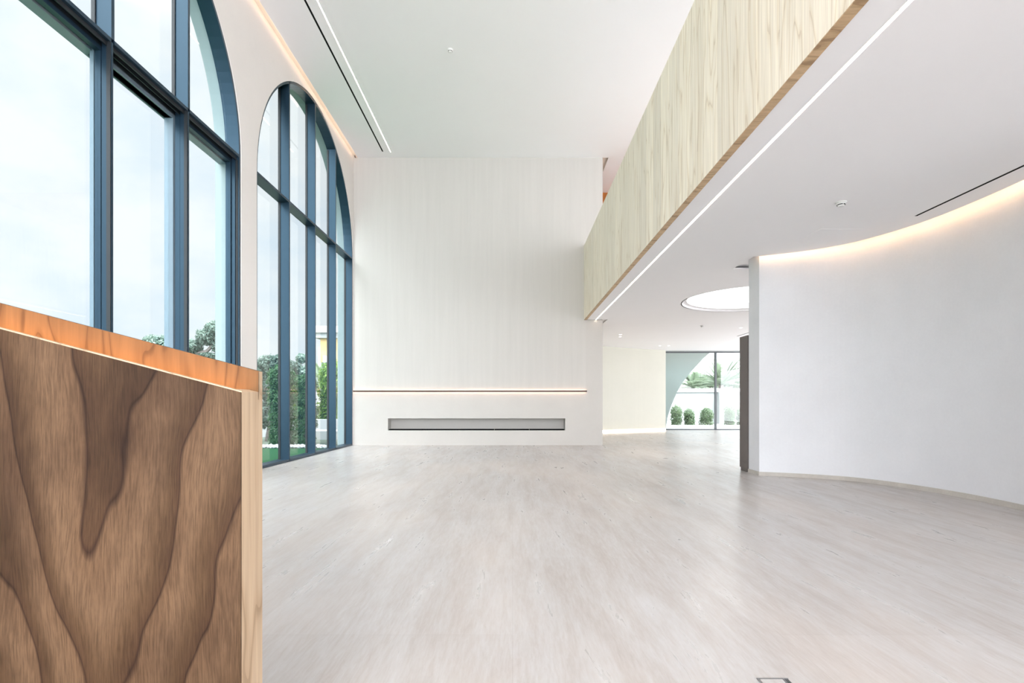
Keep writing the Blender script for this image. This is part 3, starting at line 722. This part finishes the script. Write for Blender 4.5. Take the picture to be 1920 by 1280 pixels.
def cloud_tree(name, label, base, pads, branches, mat, seedv, leaf=0.055, n=9000):
    r = root(name, base, label, 'tree')
    t = MB()
    for pts, rad in branches: t.tube(pts, rad, 8)
    t.build('trunk', M['bark'], r, smooth=True)
    for k, (c, rad) in enumerate(pads):
        leaves([(c, rad, 1)], int(n / len(pads)), leaf, seedv + k, 0.35).build('foliage_pad', mat, r, fix=False)
    return r
Yt = 15.6
c1 = at(504, 690, Yt); c2 = at(549, 688, Yt); c3 = at(489, 702, Yt); c4 = at(563, 684, Yt + 3)
cloud_tree('pruned_tree', 'grey green cloud pruned tree rising behind the dark hedge columns', (c1.x, Yt, 0),
           [(tuple(at(506, 684, Yt)), (0.38, .35, .30)), (tuple(at(545, 692, Yt)), (0.26, .3, .27)), (tuple(at(490, 703, Yt)), (0.30, .3, .26)), (tuple(at(524, 680, Yt)), (0.30, .3, .24)), (tuple(at(500, 730, Yt)), (0.34, .3, .34)), (tuple(at(494, 778, Yt)), (0.33, .3, .40))],
           [([(c1.x, Yt, -0.05), (c1.x + .15, Yt, .9), tuple(at(508, 720, Yt)), tuple(at(506, 684, Yt))], [.12, .09, .07, .03]),
            ([tuple(at(510, 730, Yt)), tuple(at(525, 705, Yt)), tuple(at(545, 695, Yt))], [.07, .05, .02]), ([tuple(at(508, 722, Yt)), tuple(at(495, 705, Yt))], [.05, .02])], M['leaf_grey'], 40)
Ya = 14.5
cloud_tree('pruned_tree', 'cloud pruned tree with a crooked branch beyond the sliding doors', (at(330, 750, Ya).x, Ya, 0),
           [(tuple(at(391, 632, Ya)), (0.32, .3, .24)), (tuple(at(408, 618, Ya)), (0.34, .3, .24)), (tuple(at(362, 650, Ya)), (0.24, .3, .20)), (tuple(at(396, 668, Ya)), (0.34, .3, .10)), (tuple(at(340, 652, Ya)), (0.22, .3, .2)), (tuple(at(420, 650, Ya)), (0.3, .3, .2))],
           [([(at(372, 750, Ya).x, Ya, -0.05), tuple(at(368, 700, Ya)), tuple(at(371, 662, Ya)), tuple(at(388, 658, Ya)), tuple(at(398, 648, Ya)), tuple(at(410, 645, Ya)), tuple(at(425, 630, Ya))], [.13, .10, .065, .05, .05, .04, .02]),
            ([tuple(at(371, 662, Ya)), tuple(at(362, 656, Ya)), tuple(at(350, 657, Ya))], [.05, .04, .02]), ([tuple(at(398, 648, Ya)), tuple(at(395, 630, Ya))], [.035, .015])], M['leaf_grey'], 60, 0.045, 9000)
Yb = 16
cloud_tree('pruned_tree', 'leafy tree top just above the handrail, left of the door stile', (at(300, 750, Yb).x, Yb, 0),
           [(tuple(at(292, 650, Yb)), (0.36, .3, .36)), (tuple(at(312, 655, Yb)), (0.34, .3, .42)), (tuple(at(277, 640, Yb)), (0.12, .15, .14))],
           [([(at(300, 750, Yb).x, Yb, -0.05), tuple(at(298, 690, Yb)), tuple(at(295, 645, Yb))], [.11, .08, .03])], M['leaf_grey'], 80, 0.05, 6000)
Yc = 30
cloud_tree('distant_tree', 'hazy distant tree between the second and third mullions', (at(562, 750, Yc).x, Yc, 0),
           [(tuple(at(560, 700, Yc)), (0.8, .6, .45)), (tuple(at(566, 672, Yc)), (0.3, .3, .25))],
           [([(at(562, 750, Yc).x, Yc, -0.05), tuple(at(562, 700, Yc)), tuple(at(566, 672, Yc))], [.14, .1, .03])], M['leaf_grey'], 90, 0.09, 3000)

def palm(name, label, base, crown, L, nf, mat, seedv, drop=0.9, leaflet=0.30):
    rnd = random.Random(seedv); r = root(name, base, label, 'palm tree')
    MB().tube([base, ((base[0] + crown[0]) / 2, base[1], (base[2] + crown[2]) / 2), crown], [0.20, 0.17, 0.15], 10).build('trunk', M['bark'], r)
    for k in range(nf):
        az = 2 * math.pi * k / nf + rnd.uniform(-.2, .2); el = rnd.uniform(0.2, 1.35); LL = L * rnd.uniform(.8, 1.1)
        mb = MB(); pts = []; c = Vector(crown); h = Vector((math.cos(az), math.sin(az), 0))
        for i in range(13):
            t = i / 12; pts.append(c + h * (LL * t * math.cos(el)) + Vector((0, 0, LL * (math.sin(el) * t - drop * 0.55 * t * t))))
        mb.tube(pts, [0.03 * (1 - 0.8 * i / 12) for i in range(13)], 5)
        for i in range(2, 13):
            for j in range(2):
                p = pts[i] if j == 0 else (pts[i] + pts[i - 1]) / 2
                d = (pts[i] - pts[i - 1]).normalized(); sd = d.cross(Vector((0, 0, 1))).normalized()
                for sg in (-1, 1):
                    ll = leaflet * (1.15 - 0.75 * abs(i / 12 - 0.4)); tip = p + (sd * sg * .8 + d * .7 + Vector((0, 0, -.15))).normalized() * ll
                    b0 = len(mb.v); mb.v += [tuple(p - d * .028), tuple(p + d * .028), tuple(tip), ]; mb.f.append((b0, b0 + 1, b0 + 2))
        mb.build('frond', mat, r, fix=False)
    return r
pc = at(609, 722, 24)
palm('garden_palm', 'slender pale palm in front of the yellow house', (pc.x, 24, -0.05), tuple(at(609, 722, 24)), 1.5, 16, M['leaf_soft'], 3, 0.5)

yh = root('yellow_house', (-16, 42, 0), 'yellow house with white cornice and quoins seen through the arched window', 'building')
ya = at(597, 613, 40); xr = at(662, 613, 40).x + 6
box('wall_block', M['yellow'], yh, ya.x + 0.15, xr, 40, 50, 0, at(597, 634, 40).z)
mb = MB(); mb.box(ya.x - 0.2, xr + 0.2, 39.7, 50.2, at(0, 634, 40).z, at(0, 625, 40).z); mb.box(ya.x - 0.4, xr + .4, 39.4, 50.4, at(0, 625, 40).z, at(0, 613, 40).z)
mb.build('cornice', M['outside'], yh)
mb = MB()
for k in range(9):
    w_ = 0.30 if k % 3 == 0 else 0.16; mb.box(ya.x, ya.x + w_, 39.93, 40.02, 0.6 * k, 0.6 * k + 0.6)
mb.build('corner_quoins', M['outside'], yh)
wz = at(606, 668, 40)
f_ = box('house_window', M['outside'], yh, at(606, 0, 40).x, at(628, 0, 40).x, 39.9, 40.05, at(0, 715, 40).z, at(0, 667, 40).z)
box('window_pane', M['steel'], f_, at(609, 0, 40).x, at(625, 0, 40).x, 39.87, 39.9, at(0, 712, 40).z, at(0, 671, 40).z)

# ------------------------------------------------------------------ terrace garden beyond the flat window
st(box('ground_terrace', M['paving'], None, 0.9, 40, 21.62, 90, -0.3, -0.03))
YA = 23.6
cpts = [(1249, 800), (1251.6, 782), (1258, 762), (1269, 735.6), (1280.5, 716), (1297.4, 694.9), (1318.5, 672), (1331, 661), (1352, 647), (1376, 637), (1404, 632)]
cv = [(at(px, py, YA).x, at(px, py, YA).z) for px, py in cpts]
top = 4.6
right = [(2 * cv[-1][0] - p[0], p[1]) for p in reversed(cv[:-1])]
xl_ = 2.0
st(MB().prism([(xl_, -0.03), (cv[0][0], -0.03)] + cv + right + [(right[-1][0], -0.03), (right[-1][0] + 0.6, -0.03), (right[-1][0] + 0.6, top), (xl_, top)], 'y', YA, YA + 0.35).build('wall_arcade', M['outside_green']))
st(box('ceiling_arcade', M['outside'], None, 2.0, 16, 21.63, YA + 0.35, 4.0, 4.2))
YW = 29.0
gz = lambda py: at(0, py, YW).z
st(MB().box(2, 30, YW, YW + .25, -0.3, gz(735)).box(2, 30, YW - .08, YW + .33, gz(735), gz(728)).build('wall_garden', M['outside']))
st(box('wall_garden_pier', M['outside'], None, at(1345, 0, YW).x, at(1358, 0, YW).x, YW - 0.3, YW, -0.3, gz(735)))
YS = 27.5
for k, (xa, xb, yt_, lab) in enumerate(((1257, 1279, 765, 'leftmost round bush against the white garden wall'), (1283, 1302, 771, 'rounded bush touching the leftmost one by the white wall'),
                                       (1310, 1338, 771, 'bush just left of the far window mullion'), (1357, 1379, 765, 'bush just right of the far window mullion'), (1381, 1402, 770, 'bush partly behind the dark taupe panel'))):
    a = at(xa, 803, YS); b_ = at(xb, yt_, YS)
    shrub('round_bush', lab, (a.x + b_.x) / 2, YS, a.z, b_.z, (b_.x - a.x) / 2 * 1.0, 0.35, M['leaf_soft'], 2600, 0.045, 200 + k, 'bush', 'bushes along the white garden wall')
st(box('kerb_garden', M['outside'], None, 6.5, 20, YS - 0.7, YS - 0.5, -0.3, at(0, 803, YS - 0.6).z))
pa = at(1352, 722, 33)
palm('fan_palm', 'big pale palm with upright fronds right of the far mullion', (pa.x, 33, -0.05), tuple(pa), 2.2, 34, M['leaf_palm'], 21, 0.35, 0.42)
pb = at(1300, 728, 39)
palm('fan_palm', 'low spreading palm seen under the white arcade arch', (pb.x, 39, -0.05), tuple(pb), 2.1, 30, M['leaf_palm'], 22, 0.7, 0.42)
YT = 46
cloud_tree('distant_tree', 'pale hazy tree behind the palms beyond the garden wall', (at(1330, 750, YT).x, YT, 0),
           [(tuple(at(1318, 715, YT)), (1.3, .8, .6)), (tuple(at(1385, 712, YT)), (0.9, .8, 1.0)), (tuple(at(1350, 716, YT)), (1.5, .8, .5))],
           [([(at(1330, 750, YT).x, YT, -0.05), tuple(at(1330, 715, YT))], [.14, .1])], M['leaf_palm'], 120, 0.12, 5000)
